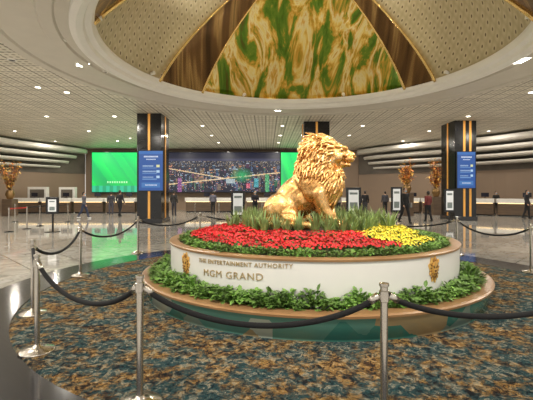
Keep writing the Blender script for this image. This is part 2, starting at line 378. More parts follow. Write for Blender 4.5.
for side,path in (('left',LP),('right',RP)):
    for k,(z0,z1,d,cut) in enumerate([(5.28,5.62,3.6,0),(4.78,5.02,2.9,2),(4.3,4.5,2.2,3),(3.86,4.02,1.5,4)]):
        p=path[:len(path)-cut] if side=='left' else path[cut:]
        b=MB(); n=len(p); vs=[];fs=[]; P=[Vector((x,y,0)) for x,y in p]
        for i in range(n):
            t=(P[min(i+1,n-1)]-P[max(i-1,0)]).normalized(); nn=Vector((t.y,-t.x,0))
            e=(n-1-i) if side=='left' else i
            dd=d*min(1,math.sqrt((e+0.3)/14.0))
            for q,z in ((-0.02,z0),(dd-0.15,z0),(dd,z0+0.1),(dd,z1),(-0.02,z1)):
                v=P[i]+nn*q; vs.append((v.x,v.y,z))
        for i in range(n-1):
            for q in range(5): r=(q+1)%5; fs.append((i*5+q,(i+1)*5+q,(i+1)*5+r,i*5+r))
        fs.append(tuple(range(5))); fs.append(tuple(reversed(range((n-1)*5,n*5))))
        b.add(vs,fs,0); tn+=1
        mk('trim_%d'%tn,b,M['cornice'],kind='structure',label='white curved cornice shelf below the ceiling',category='cornice')
    tn+=1
    mk('trim_%d'%tn,sweep(path,[(0.0,3.4),(0.06,3.4),(0.06,5.25),(0,5.25)],close=True),M['shade_and_door'],kind='structure',label='dark strip painting the shade between the cornice shelves',category='shade strip')  # dark colour paints the shade in the gaps between the shelves
# ---------------------------------------------------------------- LED wall
def paintgrid(name,w,h,nx,ny,fn,matl,**kw):
    vs=[(x*w/nx-w/2,0,y*h/ny) for y in range(ny+1) for x in range(nx+1)]
    fs=[(y*(nx+1)+x,y*(nx+1)+x+1,(y+1)*(nx+1)+x+1,(y+1)*(nx+1)+x) for y in range(ny) for x in range(nx)]
    me=bpy.data.meshes.new(name); me.from_pydata(vs,[],fs); me.materials.append(matl)
    ca=me.color_attributes.new('paint','FLOAT_COLOR','CORNER'); i=0
    for y in range(ny):
        for x in range(nx):
            c=(*fn((x+0.5)/nx,(y+0.5)/ny,x,y),1)
            for _ in range(4): ca.data[i].color=c; i+=1
    return obj(name,me,**kw)
rs=random.Random(3)
blds=[]
for i in range(190):
    x0=rs.random(); w=rs.uniform(0.006,0.028); y0=rs.uniform(0.0,0.62); h=rs.uniform(0.06,0.20)*(1.3-y0)
    c=rs.choice([(0.05,0.06,0.11),(0.15,0.12,0.10),(0.01,0.03,0.10),(0.02,0.06,0.12),(0.14,0.09,0.05),(0.07,0.02,0.06),(0.015,0.015,0.03),(0.01,0.01,0.025),(0.015,0.13,0.07)])
    blds.append((y0,x0,w,h,c,rs.random()))
blds.sort(reverse=True)
def city(u,v,x,y):
    r=rs.random()
    c=(0.006,0.008,0.03) if v>0.85 else (0.010,0.012,0.032)
    if 0.78<v<=0.85: c=(0.03,0.035,0.09)
    if 0.64<v<=0.78 and r<0.14: c=rs.choice([(0.5,0.4,0.25),(0.2,0.3,0.5),(0.5,0.4,0.3)])
    for y0,x0,w,h,bc,q in blds:
        if x0<u<x0+w and y0<v<y0+h:
            c=bc
            if q<.5 and y%2 and x%2 and r<0.6: c=(0.42,0.32,0.18) if q<.33 else (0.2,0.32,0.5)
            if v>y0+h-.02 and q>.5: c=(0.4,0.5,0.6) if q>.75 else (.6,.25,.12)
    if v<0.6 and r<0.03: c=rs.choice([(1,0.95,0.8),(1,0.45,0.25),(0.4,0.7,1),(0.9,0.3,0.6)])
    if abs(v-0.28-0.3*(u-.3))<0.014 or (abs(v-.5+.5*(u-.2))<.012 and u<.6): c=(0.8,0.55,0.28) if r<.8 else (1,.9,.7)
    g=math.exp(-((u-.66)/.07)**2-((v-.42)/.13)**2)
    if g>.1 and r<.9: c=(c[0]*(1-g)+.02*g,c[1]*(1-g)+.40*g,c[2]*(1-g)+.13*g)
    if 0.52<u<0.60 and 0.22<v<0.33: c=(0.6,0.66,0.66) if (y%3 and r<.85) else (0.15,0.25,0.3)
    if 0.77<u<0.81 and 0.12<v<0.34: c=(0.02,0.26,0.30) if r<.7 else (.2,.6,.7)
    if 0.70<u<0.735 and 0.10<v<0.22: c=(0.55,0.05,0.12) if r<.7 else (1,.5,.5)
    if 0.09<u<0.125 and v<0.36: c=(0.16,0.04,0.2) if r<0.75 else (0.7,0.3,0.5)
    if 0.87<u<0.905 and v<0.45: c=(0.02,0.20,0.09) if r<0.7 else (0.2,.7,.3)
    return c
def greens(u,v,x,y):
    g=0.30+0.22*v+0.06*math.sin(u*9+v*7)+(0.08 if (u+v*.6)%0.5<.2 else 0); c=(0.015,g,0.07+.05*v)
    if 0.22<v<0.28 and 0.3<u<0.75 and x%2: c=(0.4,0.7,0.4)
    if v<0.16: c=(0.02,0.26,0.12) if (x//3)%2 else (0.03,0.36,0.2)
    return c
SY=36.0
def led(px0,px1,nx,fn,lab,ny=44,py0=152.5,py1=192):
    x0,x1=at(px0,SY),at(px1,SY); z1=CH+(HZ-py0)*SY/F; z0=CH+(HZ-py1)*SY/F
    e=obj('video_wall',None,loc=((x0+x1)/2,SY,z0),label=lab,category='screen',group='video wall sections')
    w=x1-x0;h=z1-z0
    paintgrid('screen',w,h,nx,ny,fn,M['paint'] if fn is city else M['paintg'],parent=e)
    b=MB(); b.box(-w/2-0.03,w/2+0.03,0.02,0.35,-0.06,h+0.06); mk('housing',b,M['black'],parent=e)
led(92,139,40,greens,'bright green section of a giant LED video wall')
led(140,166.5,24,greens,'green LED video wall section passing behind a column')
led(167.5,280,230,city,'LED video wall section showing a night city skyline',84)
led(281,303,20,greens,'narrow green section of a giant LED video wall')
# ---------------------------------------------------------------- columns
def column(x0,x1,y0,dep,lab,strips):
    w=x1-x0; e=obj('column',None,loc=((x0+x1)/2,y0+dep/2,0),label=lab,category='column',group='black lobby columns')
    b=MB(); b.box(-w/2,w/2,-dep/2,dep/2,0.0,CZ); mk('shaft',b,M['black'],parent=e)
    b=MB(); b.box(-w/2-.06,w/2+.06,-dep/2-.06,dep/2+.06,0.0,.25); mk('plinth',b,M['granite'],parent=e,bevel=0.02)
    for fx in strips:
        b=MB(); b.box(fx*w-.06,fx*w+.06,-dep/2-.025,-dep/2,0.25,CZ-0.02); mk('inlay_strip',b,M['orange'],parent=e)
    for sx in (-1,1):
        b=MB(); b.box(sx*w/2-.02 if sx<0 else w/2-.0,sx*w/2 if sx<0 else w/2+.02,-.07,.07,0.25,CZ-0.02)
        for i,v in enumerate(b.v): b.v[i]=(v[0]+(-0.005 if sx<0 else 0.005),v[1],v[2])
        mk('inlay_strip',b,M['orange'],parent=e)
    return e
column(-6.83,-5.55,20.3,1.6,'black glossy square column with amber inlay strips',[0.0])
column(2.2,3.7,22.6,1.6,'black glossy column standing behind the statue',[0.0])
column(10.9,12.15,22.3,1.7,'black glossy column with amber inlays beside the poster stand',[-0.06,0.22])
def bluesign(u,v,x,y):
    c=(0.02,0.10,0.36)
    if v>0.93: return (0.03,0.16,0.5)
    if 0.84<v<0.87 and 0.2<u<0.8 and x%3: c=(0.8,0.88,1)
    if 0.77<v<0.80 and 0.3<u<0.7 and x%3: c=(0.7,0.8,0.95)
    for k,yy in enumerate((0.62,0.48,0.34)):
        if abs(v-yy)<0.016 and 0.15<u<0.6+0.1*(k%2) and x%3: c=(0.4,0.55,0.75)
        if abs(v-yy+0.05)<0.010 and 0.15<u<0.75: c=(0.18,0.35,0.65)
        if abs(v-yy)<0.03 and 0.74<u<0.86: c=(0.8,0.8,0.4) if k==0 else (0.5,0.7,.9)
    if 0.08<v<0.2 and 0.12<u<0.88: c=(0.06,0.2,0.5)
    if 0.125<v<0.155 and 0.25<u<0.75 and x%3: c=(0.8,0.87,1)
    return c
def display(xc,y,w,z0,z1,lab):
    e=obj('display_sign',None,loc=(xc,y,z0),label=lab,category='sign',group='blue column displays')
    paintgrid('screen',w,z1-z0,60,80,bluesign,M['paintb'],parent=e,loc=(0,-0.02,0))
    b=MB(); b.box(-w/2-.04,w/2+.04,-0.01,0.08,-.04,z1-z0+.04); mk('frame',b,M['black'],parent=e)
zz=lambda py,Y: CH+(HZ-py)*Y/F
display((at(139,20.2)+at(163,20.2))/2,20.18,at(163,20.2)-at(139,20.2),zz(190.5,20.2),zz(151,20.2),'blue digital information display mounted on a column')
display((at(457,22.2)+at(475,22.2))/2,22.18,at(475,22.2)-at(457,22.2),zz(188,22.2),zz(152,22.2),'blue digital information display mounted on a column')
# ---------------------------------------------------------------- planter
PL=(PC[0],PC[1],0)
pe=obj('planter',None,loc=PL,label='two-tier round planter with white drum, oak rims and green glass base',category='planter')
b=MB(); b.lathe([(2.76,0.016),(2.76,0.04),(2.77,0.045),(2.81,0.28)],seg=128); mk('base_panel',b,M['teal'],parent=pe,smooth=True)
b=MB(); b.lathe([(2.79,0.28),(2.84,0.28),(2.845,0.305),(2.82,0.318),(2.64,0.318),(2.62,0.29),(2.62,0.15)],seg=128); mk('lower_rim',b,M['oak'],parent=pe)
b=MB(); b.lathe([(2.62,0.26),(2.38,0.26)],seg=96); mk('lower_soil',b,M['soil'],parent=pe)
b=MB(); b.lathe([(2.395,0.2),(2.395,0.80)],seg=160); mk('drum_wall',b,M['white'],parent=pe,smooth=True)
b=MB(); b.lathe([(2.395,0.80),(2.415,0.80),(2.42,0.825),(2.41,0.835),(2.27,0.835),(2.26,0.82),(2.26,0.70)],seg=160); mk('upper_rim',b,M['oak'],parent=pe)
def soilz(r): return 0.79+0.21*max(0,1-r/2.27)**0.9
b=MB(); b.lathe([(2.27,soilz(2.27)),(2.0,soilz(2.0)),(1.6,soilz(1.6)),(1.2,soilz(1.2)),(.8,soilz(.8)),(.4,soilz(.4)),(0.01,soilz(0))],seg=64); mk('upper_soil',b,M['soil'],parent=pe,smooth=True)
def theta_px(px,R=2.4):
    d=Vector(((px-CX)/F,1)).normalized(); c=Vector(PC); bq=d.dot(c); disc=bq*bq-(c.length_squared-R*R); t=bq-math.sqrt(disc)
    p=d*t-c; return math.atan2(p.y,p.x), (d*t).y
def zpx(py,Y): return CH-(py-HZ)*Y/F
def text_on_drum(txt,pxa,pxb,pyc,h,name,extra=0.0,lab=None):
    cu=bpy.data.curves.new('t','FONT'); cu.body=txt; cu.size=1; cu.extrude=0.012; cu.resolution_u=3; cu.space_character=1.15; cu.offset=extra
    o=bpy.data.objects.new('t',cu); scene.collection.objects.link(o); dg=bpy.context.evaluated_depsgraph_get(); dg.update()
    me=bpy.data.meshes.new_from_object(o.evaluated_get(dg)); bpy.data.objects.remove(o)
    xs=[v.co.x for v in me.vertices]; ys=[v.co.y for v in me.vertices]; x0,x1=min(xs),max(xs); y0,y1=min(ys),max(ys)
    ta,Ya=theta_px(pxa); tb,Yb=theta_px(pxb); zc=zpx(pyc,(Ya+Yb)/2)
    for v in me.vertices:
        k=(v.co.x-x0)/(x1-x0)
        th=ta+k*(tb-ta); z=zc+((v.co.y-y0)/(y1-y0)-0.5)*h+(k-.5)*0.035; r=2.398+ (v.co.z+0.012)*0.3
        v.co=(r*math.cos(th),r*math.sin(th),z)
    me.materials.clear(); me.materials.append(M['lgold']); me.name=name
    obj(name,me,parent=pe,label=lab)
text_on_drum('THE ENTERTAINMENT AUTHORITY',199,293,262.8,0.055,'lettering',0.006,'small gold capital lettering')
text_on_drum('MGM GRAND',204,263,274.5,0.085,'lettering',-0.004,'large gold capital lettering')
def emblem(px,py):
    th,Y=theta_px(px); z=zpx(py,Y)
    b=MB()
    def poly(pts,off,m):
        n=len(pts); vs=[]
        for o in (2.396,2.396+off):
            for x,y in pts: a=th+x/2.4; vs.append((o*math.cos(a),o*math.sin(a),z+y))
        b.add(vs,[tuple(range(n,2*n))]+[(i,(i+1)%n,n+(i+1)%n,n+i) for i in range(n)],m)
    pts=[]
    for i in range(48):
        a=2*math.pi*i/48; k=1+0.15*math.cos(a*9)
        pts.append((0.108*k*math.cos(a)*(1.0 if math.sin(a)>0 else 0.82),0.155*k*math.sin(a)))
    poly(pts,0.012,0)
    for i in range(18):
        a=2*math.pi*(i+.5)/18; c,s_=math.cos(a),math.sin(a)
        poly([(.060*c-.009*s_,.090*s_+.009*c),(.060*c+.009*s_,.090*s_-.009*c),(.100*c,.146*s_)],0.018,1)
    poly([(-.048,.07),(-.02,.098),(.03,.098),(.055,.06),(.048,0),(.03,-.055),(.0,-.078),(-.03,-.055),(-.048,0)],0.026,0)
    for s in (-1,1):
        poly([(s*.012,.028),(s*.044,.054),(s*.046,.03),(s*.015,.010)],0.031,1)
        poly([(s*.05,.085),(s*.075,.12),(s*.08,.08)],0.028,0)
    poly([(-.022,-.008),(.022,-.008),(.008,-.035),(-.008,-.035)],0.034,1)
    poly([(-.034,-.048),(.034,-.048),(.012,-.064),(-.012,-.064)],0.031,1)
    mk('emblem',b,[M['egold'],M['ebrown']],parent=pe,label='gold lion head emblem in low relief')
emblem(186,264.5); emblem(434,269)
# foliage
rl=random.Random(11)
def leaf(b,base,dirv,L,W,droop=0.25,m=0):
    d=Vector(dirv).normalized(); s=d.cross(Vector((0,0,1)))
    if s.length<1e-3: s=Vector((1,0,0))
    s.normalize(); n=s.cross(d).normalized(); p=Vector(base)
    def P(t,w,k): return p+d*(L*t)+s*(W*w)+n*k-Vector((0,0,droop*L*t*t))
    vs=[P(0,0,0),P(.3,-.8,.02*L),P(.3,0,-.05*L),P(.3,.8,.02*L),P(.65,-.8,.02*L),P(.65,0,-.05*L),P(.65,.8,.02*L),P(1,0,0)]
    b.add(vs,[(0,2,1),(0,3,2),(1,2,5,4),(2,3,6,5),(4,5,7),(5,6,7)],m)
def leafy(n,rad,hgt,L,W):
    b=MB()
    for i in range(n):
        a=rl.uniform(0,6.283); el=rl.uniform(0.05,1.2); r=rad*rl.random()**.6*0.6
        base=(r*math.cos(a),r*math.sin(a),hgt*rl.uniform(.2,1)*(1-0.4*r/rad)); s=rl.uniform(.7,1.2)
        leaf(b,base,(math.cos(a+rl.uniform(-.6,.6))*math.cos(el),math.sin(a+rl.uniform(-.6,.6))*math.cos(el),math.sin(el)),L*s,W*s,rl.uniform(.2,.6))
    for k in range(5):
        a=k*1.25; b.tube([(0,0,0),(rad*.3*math.cos(a),rad*.3*math.sin(a),hgt*.7)],[.006,.004],5)
    return b
lv=[leafy(110,0.21,0.21,0.105,0.031).mesh('leafy_plant',[M['leaf']]) for _ in range(4)]
N1=64
for i in range(N1):
    for row,(R,z,s,sz) in enumerate(((2.49,0.25,0.85,1.12),(2.60,0.29,0.80,.80))):
        a=2*math.pi*(i+0.5*row)/N1+rl.uniform(-.02,.02); rr=R+rl.uniform(-.02,.02); s*=rl.uniform(.85,1.12)
        obj('leafy_plant',rl.choice(lv),loc=(PC[0]+rr*math.cos(a),PC[1]+rr*math.sin(a),z),rot=(0,0,rl.uniform(0,6)),sc=(s,s,s*sz*rl.uniform(.8,1.2)),
            label='low green leafy plant in the lower planter ring',category='plant',group='leafy plants in the lower planter ring')
lw=[leafy(90,0.20,0.15,0.075,0.021).mesh('border_plant',[M['leaf']]) for _ in range(3)]
def border(a,rr,z):
    s=rl.uniform(.8,1.0)
    obj('border_plant',rl.choice(lw),loc=(PC[0]+rr*math.cos(a),PC[1]+rr*math.sin(a),z),rot=(0,0,rl.uniform(0,6)),sc=(s,s,s*.85),
        label='low green leafy plant edging the flower bed',category='plant',group='green border plants around the flower bed')
N2=66
for i in range(N2): border(2*math.pi*i/N2,2.15+rl.uniform(-.03,.04),0.79)
def blossoms(n,rad,h,pr):
    b=MB()
    for i in range(n):
        a=i*2.4; r=rad*math.sqrt((i+.5)/n); c=Vector((r*math.cos(a),r*math.sin(a),h*(1-.25*(r/rad)**2)+rl.uniform(-.025,.022)))
        n0=Vector((r*math.cos(a)*1.5/rad+rl.uniform(-.6,.6),r*math.sin(a)*1.5/rad+rl.uniform(-.6,.6),1.5)).normalized(); u=n0.orthogonal().normalized(); w=n0.cross(u)
        for k in range(5):
            t=k*math.pi/2.5+i; d=u*math.cos(t)+w*math.sin(t)+n0*.4; q=u*-math.sin(t)+w*math.cos(t)
            b.add([c,c+d*pr*.55-q*pr*.38,c+d*pr,c+d*pr*.55+q*pr*.38],[(0,1,2,3)])
    return b
fo=[leafy(44,0.17,0.10,0.07,0.022).mesh('bedding_foliage',[M['leafd']]) for _ in range(3)]
rb=[blossoms(52,0.165,0.115,0.0225).mesh('blossom',[M['red']]) for _ in range(3)]
yb=[blossoms(66,0.16,0.115,0.020).mesh('blossom',[M['yellow']]) for _ in range(3)]
pts=[]
for r in (1.92,1.66,1.40,1.16):
    n=int(2*math.pi*r/0.27)
    for i in range(n): pts.append((r+rl.uniform(-.03,.03),2*math.pi*(i+.5*(int(r*10)%2))/n))
for r,a in pts:
    x,y=r*math.cos(a),r*math.sin(a); ad=math.degrees(a)%360
    yel= (ad>300 or ad<100)
    if r>1.8 and (ad>325 or ad<100): border(a,r,soilz(r)); continue
    o=obj('flowering_plant',rl.choice(fo),loc=(PC[0]+x,PC[1]+y,soilz(r)),rot=(0,0,rl.uniform(0,6)),sc=(1,1,rl.uniform(.85,1.2)),
       label='bedding plant with dense %s blossoms'%('yellow' if yel else 'red'),category='flower',group='%s flowering plants in the planter'%('yellow' if yel else 'red'))
    obj('blossom',rl.choice(yb if yel else rb),parent=o)
def grassm(h):
    b=MB()
    for i in range(40):
        a=rl.uniform(0,6.283); lean=rl.uniform(.05,.5); hh=h*rl.uniform(.6,1.1); w=rl.uniform(.009,.015); r0=rl.uniform(0,.05)
        dx,dy=math.cos(a),math.sin(a); sx,sy=-dy*w,dx*w; vs=[]
        for k,t in enumerate((0,.35,.7,1)):
            o=r0+lean*hh*t*t; ww=(1,1,.8,.05)[k]
            z=hh*(t-.18*t*t*lean*2)
            vs+=[(dx*o-sx*ww,dy*o-sy*ww,z),(dx*o+sx*ww,dy*o+sy*ww,z)]
        b.add(vs,[(0,1,3,2),(2,3,5,4),(4,5,7,6)])
    return b
gm=[grassm(.42).mesh('grass_clump',[M['grass']]) for _ in range(4)]
for r,n,s0,ex,a0,a1 in ((0.98,32,1.0,1.16,0,360),(0.84,20,1.05,1.16,0,360),(1.34,16,1.08,1.12,8,172)):
    for i in range(n):
        a=math.radians(a0+(a1-a0)*(i+rl.uniform(-.2,.2))/n); front=max(0,-math.sin(a)); s=s0*rl.uniform(.85,1.15)*(1-.15*front)
        x,y=r*ex*math.cos(a),r*.9*math.sin(a)
        obj('grass_clump',rl.choice(gm),loc=(PC[0]+x,PC[1]+y,soilz(r)-.01),rot=(0,0,rl.uniform(0,6)),sc=(s,s,s),
            label='tall strappy green grass clump around the statue base',category='plant',group='grass clumps around the statue')
# ---------------------------------------------------------------- lion statue
def lion():
    e=obj('lion_statue',None,loc=(PC[0]-0.02,PC[1],0.99),rot=(0,0,math.radians(-18)),sc=(1.03,1.03,1.03),label='polished gold crouching lion statue on the flower mound',category='statue')
    b=MB(); Ry=lambda d: Matrix.Rotation(math.radians(d),3,'Y')
    b.ell((-.50,0,.30),(.29,.26,.30))
    b.ell((-.28,0,.52),(.48,.26,.28),Ry(-50))
    b.ell((-.10,0,.48),(.40,.25,.28),Ry(-30))
    b.ell((.04,0,.78),(.35,.28,.33),Ry(-45))
    b.ell((.24,0,.66),(.26,.27,.38))
    for s in (-1,1):
        b.ell((-.46,s*.20,.30),(.31,.15,.28),Ry(-30))
        b.ell((-.30,s*.24,.22),(.20,.12,.17))
        b.cap((-.3,s*.27,.16),.12,(-.08,s*.3,.12),.09)
        b.cap((-.10,s*.3,.12),.08,(-.44,s*.3,.06),.07)
        b.ell((-.02,s*.3,.06),(.17,.085,.07))
        for t in (-1,0,1): b.ell((.10,s*.3+t*.045,.045),(.06,.026,.045))
        b.ell((.14,s*.21,.70),(.22,.13,.30),Ry(-14))
        b.cap((.22,s*.21,.60),.15,(.30,s*.2,.32),.115)
        b.cap((.30,s*.2,.32),.115,(.42,s*.19,.08),.09)
        b.ell((.50,s*.19,.06),(.16,.10,.075))
        for t in (-1,0,1): b.ell((.62,s*.19+t*.05,.05),(.065,.03,.05))
    b.cap((.18,0,.95),.26,(.40,0,1.22),.22)
    b.ell((.45,0,1.26),(.20,.165,.20)); b.ell((.47,0,1.38),(.13,.12,.07))
    b.cap((.56,0,1.19),.10,(.70,0,1.175),.078); b.cap((.50,0,1.37),.055,(.745,0,1.235),.045)
    b.ell((.775,0,1.225),(.038,.060,.032),Ry(-20)); b.ell((.795,0,1.195),(.022,.025,.028))
    for s in (-1,1):
        b.ell((.70,s*.055,1.155),(.085,.055,.055)); b.cap((.50,s*.15,1.365),.036,(.645,s*.055,1.345),.034)
        b.ell((.575,s*.122,1.295),(.036,.03,.026))
        b.ell((.50,s*.135,1.19),(.11,.055,.09)); b.ell((.32,s*.20,1.47),(.035,.06,.08)); b.ell((.31,s*.20,1.44),(.06,.05,.07))
        b.cap((.56,s*.13,1.25),.022,(.70,s*.075,1.19),.02)
    b.ell((.62,0,1.065),(.11,.065,.04),Ry(-4)); b.ell((.53,0,1.08),(.12,.10,.09)); b.ell((.69,0,1.06),(.04,.045,.035))
    tp=[(-.70,0.0,.30),(-.80,-.10,.18),(-.74,-.28,.09),(-.5,-.42,.07),(-.28,-.47,.07)]
    for i in range(4): b.cap(tp[i],.05-.006*i,tp[i+1],.045-.006*i)
    b.ell((-.2,-.47,.08),(.12,.06,.06))
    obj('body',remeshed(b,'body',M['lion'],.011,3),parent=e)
    for s in (-1,1):
        q=MB(); q.ell((.594,s*.142,1.296),(.017,.013,.013)); mk('eye',q,M['eye'],smooth=True,parent=e)
    q=MB(); q.ell((.812,0,1.232),(.012,.04,.022),Ry(-20)); mk('nose_tip',q,M['eye'],smooth=True,parent=e)
    m=MB(); r=random.Random(5)
    shells=[((.19,0,1.20),(.30,.31,.37),Ry(-14)),((.13,0,.95),(.31,.32,.36),Ry(4)),((.33,0,.74),(.24,.26,.40),Ry(8))]
    for c,rr,ro in shells: m.ell(c,(rr[0]*.93,rr[1]*.93,rr[2]*.93),ro,seg=24,rings=16)
    face=Vector((1,0,.05)).normalized()
    for (c,rr,ro),n in zip(shells,(290,230,230)):
        for i in range(n):
            ph=math.acos(1-2*(i+.5)/n); th=i*2.39996
            d=Vector((math.sin(ph)*math.cos(th),math.sin(ph)*math.sin(th),math.cos(ph)))
            if c[2]>1.1 and d.dot(face)>.58: continue
            p=ro@Vector((d.x*rr[0],d.y*rr[1],d.z*rr[2])); nn=(ro@Vector((d.x/rr[0],d.y/rr[1],d.z/rr[2]))).normalized()
            flow=Vector((-.75 if c[2]>1.1 else -.35,d.y*.5,-.9))
            if c[2]>1.1 and d.z<.3: flow=Vector((-.25,0,-1))
            t=(flow-nn*flow.dot(nn)).normalized(); sd=nn.cross(t); P=Vector(c)+p
            L=r.uniform(.22,.36); w=sd*r.uniform(-.045,.045); k=r.uniform(.7,1.1)
            pts=[P-t*L*.45-nn*.015,P-t*L*.1+nn*.012*k+w*.8,P+t*L*.2+nn*.015*k+w*.2,P+t*L*.5+nn*.009*k-w*.3,P+t*L*.8+nn*.003*k+w*.6]
            m.tube(pts,[.016,.023*k,.022*k,.018,.010],7)
    for ring,(rad,n) in enumerate(((.19,34),(.23,38))):
        for i in range(n):
            a=2*math.pi*(i+.5*ring)/n; z0=1.25; j=r.uniform(.8,1.3)
            p=Vector((.46-.08*ring-(.03 if math.sin(a)<0 else 0),rad*math.cos(a),z0+(rad+.02)*math.sin(a)))
            o=Vector((-.7,math.cos(a),math.sin(a)*.8-.25)).normalized(); sw=Vector((0,-math.sin(a),math.cos(a)))*r.uniform(-.03,.03)
            m.tube([p+Vector((.02,0,0)),p+o*.07*j+Vector((.01,0,0))+sw,p+o*.14*j+sw*.3,p+o*.20*j+Vector((0,0,-.04))-sw],[.016,.024,.020,.009],7)
    for i in range(60):
        y=r.uniform(-.17,.17); x=r.uniform(.40,.57)-abs(y)*.4; z=r.uniform(.75,1.06); L=r.uniform(.18,.30)
        m.tube([(x-.03,y,z+.06),(x+.03,y*1.1,z-L*.3),(x+.01,y*1.15,z-L*.65),(x-.03,y*1.2,z-L)],[.018,.026,.022,.009],7)
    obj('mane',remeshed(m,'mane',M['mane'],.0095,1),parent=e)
lion()
# ---------------------------------------------------------------- stanchions
def stanchion_parts():
    a=MB(); a.lathe([(0.001,0),(.165,0),(.168,.012),(.155,.022),(.08,.038),(.035,.055),(.03,.07),(.001,.07)],seg=32)
    p=MB(); p.lathe([(.0255,.06),(.0255,.88)],seg=20)
    c=MB(); c.lathe([(.0255,.84),(.034,.845),(.034,.915),(.0265,.92),(.0265,.945),(.034,.95),(.034,.968),(.001,.975)],seg=20)
    return [('base',a.mesh('base',[M['chrome']],True)),('pole',p.mesh('pole',[M['chrome']],True)),('cap',c.mesh('cap',[M['chrome']],False))]
sp=stanchion_parts()
def stanchion(x,y,z=0.014):
    e=obj('stanchion',None,loc=(x,y,z),label='brushed steel rope stanchion standing around the planter',category='stanchion',group='steel rope stanchions')
    for n,me in sp: obj(n,me,parent=e)
    return (x,y,z)
def rope(a,c,sag):
    A=Vector((a[0],a[1],a[2]+.885)); C=Vector((c[0],c[1],c[2]+.885)); d=(C-A).normalized(); A2=A+d*.035; C2=C-d*.035; n=28
    pts=[]
    for i in range(n+1):
        t=i/n; p=A2.lerp(C2,t); p.z-=sag*(1-(2*t-1)**2)**0.8; pts.append(p-A)
    b=MB(); b.tube(pts,.021,10)
    o=mk('rope',b,M['rope'],smooth=True,loc=A,label='black velvet barrier rope hung between steel stanchions',category='rope',group='black velvet ropes')
    for s in (0,1):
        k=MB(); P=pts if s==0 else pts[::-1]; k.tube([P[0],P[1]],.025,10); k.tube([P[0]-(P[1]-P[0]).normalized()*.03,P[0]],.009,8); mk('end_clip',k,M['chrome'],parent=o,smooth=True,label='steel rope end')
S={}
S['A']=stanchion(.806,2.64); S['B']=stanchion(-.95,2.89); S['C']=stanchion(-2.3,3.86); S['C2']=stanchion(-3.07,5.06)
S['D']=stanchion(-3.58,7.4); S['E']=stanchion(at(138,10.2),10.2); S['F2']=stanchion(at(200,12.3),12.3)
S['G']=stanchion(at(457,9.9),9.9); S['H']=stanchion(at(531,7.7),7.7); S['I']=stanchion(2.75,3.0); S['J']=stanchion(5.3,5.3)
S['K']=stanchion(2.6,12.2)
for a,c,s in (('A','B',.25),('B','C',.25),('C','C2',.12),('C2','D',.24),('D','E',.27),('E','F2',.24),('A','I',.2),('I','J',.2),('J','H',.22),('H','G',.25),('G','K',.25),('F2','K',.25)):
    rope(S[a],S[c],s)
# ---------------------------------------------------------------- queue belt posts
bp=[(9,232),(27,229),(40,226),(68,222),(15,222),(195,219),(262,218),(219,220)]
last=None
for i,(px,py) in enumerate(bp):
    x,y,_=onplane(px,py,0)
    e=obj('belt_post',None,loc=(x,y,0),label='black queue post with retractable belt by the desks',category='stanchion',group='black queue posts')
    b=MB(); b.lathe([(0.001,0),(.17,0),(.17,.02),(.05,.04),(.03,.05)],seg=20); mk('base',b,M['black'],parent=e,smooth=True)
    b=MB(); b.lathe([(.03,.04),(.03,.9),(.04,.91),(.04,1.0),(.001,1.0)],seg=16); mk('pole',b,M['chrome'],parent=e)
    if last and i in (1,2,3):
        d=Vector((x-last[0],y-last[1],0)); q=MB(); n=d.normalized().cross(Vector((0,0,1)))*.003
        q.add([n+Vector((0,0,0)),d+n,d+n+Vector((0,0,.05)),n+Vector((0,0,.05)),-n,d-n,d-n+Vector((0,0,.05)),-n+Vector((0,0,.05))],[(0,1,2,3),(7,6,5,4),(0,4,5,1),(3,2,6,7)])
        mk('queue_belt',q,M['beltred'] if i==1 else M['rope'],loc=(last[0],last[1],.93),label='retractable queue belt stretched between posts',category='belt',group='queue belts')
    last=(x,y)
# ---------------------------------------------------------------- poster stands
def poster(px0,px1,pyt,pyb,Y,lab):
    w=(px1-px0)*Y/F; zt=zz(pyt,Y); zb=zz(pyb,Y)
    e=obj('poster_stand',None,loc=(at((px0+px1)/2,Y),Y,0),label=lab,category='sign',group='poster stands')
    b=MB(); b.box(-w/2,w/2,-.03,.03,zb,zt); mk('frame',b,M['black'],parent=e,bevel=.01)
    g=.13*w+.03
    b=MB(); b.box(-w/2+g,w/2-g,-.036,-.03,zb+g,zt-g,0)
    h=zt-zb-2*g; q=w/2-g-.06
    b.box(-q,q,-.038,-.036,zt-g-h*.22,zt-g-h*.12,1); b.box(-q,q,-.038,-.036,zb+g+h*.1,zb+g+h*.4,1)
    mk('poster',b,[M['poster'],M['posterg']],parent=e)
    b=MB(); b.box(-.03,.03,0,.05,.02,zb+.05); mk('pole',b,M['black'],parent=e)
    b=MB(); b.box(-w*.42,w*.42,-.2,.2,0,.03); mk('base',b,M['black'],parent=e,bevel=.008)
poster(46,59,197,214,15.8,'white poster in a black stand on the marble floor')
poster(231,245,191,217,24.5,'white poster in a tall black frame near the desks')
poster(346,361,187.5,213,21,'white poster in a tall black frame behind the planter')
poster(391,402,187,212,24,'white poster in a black frame beside a person in black')
poster(444,455,189,212,21.6,'white poster in a black frame standing by a column')
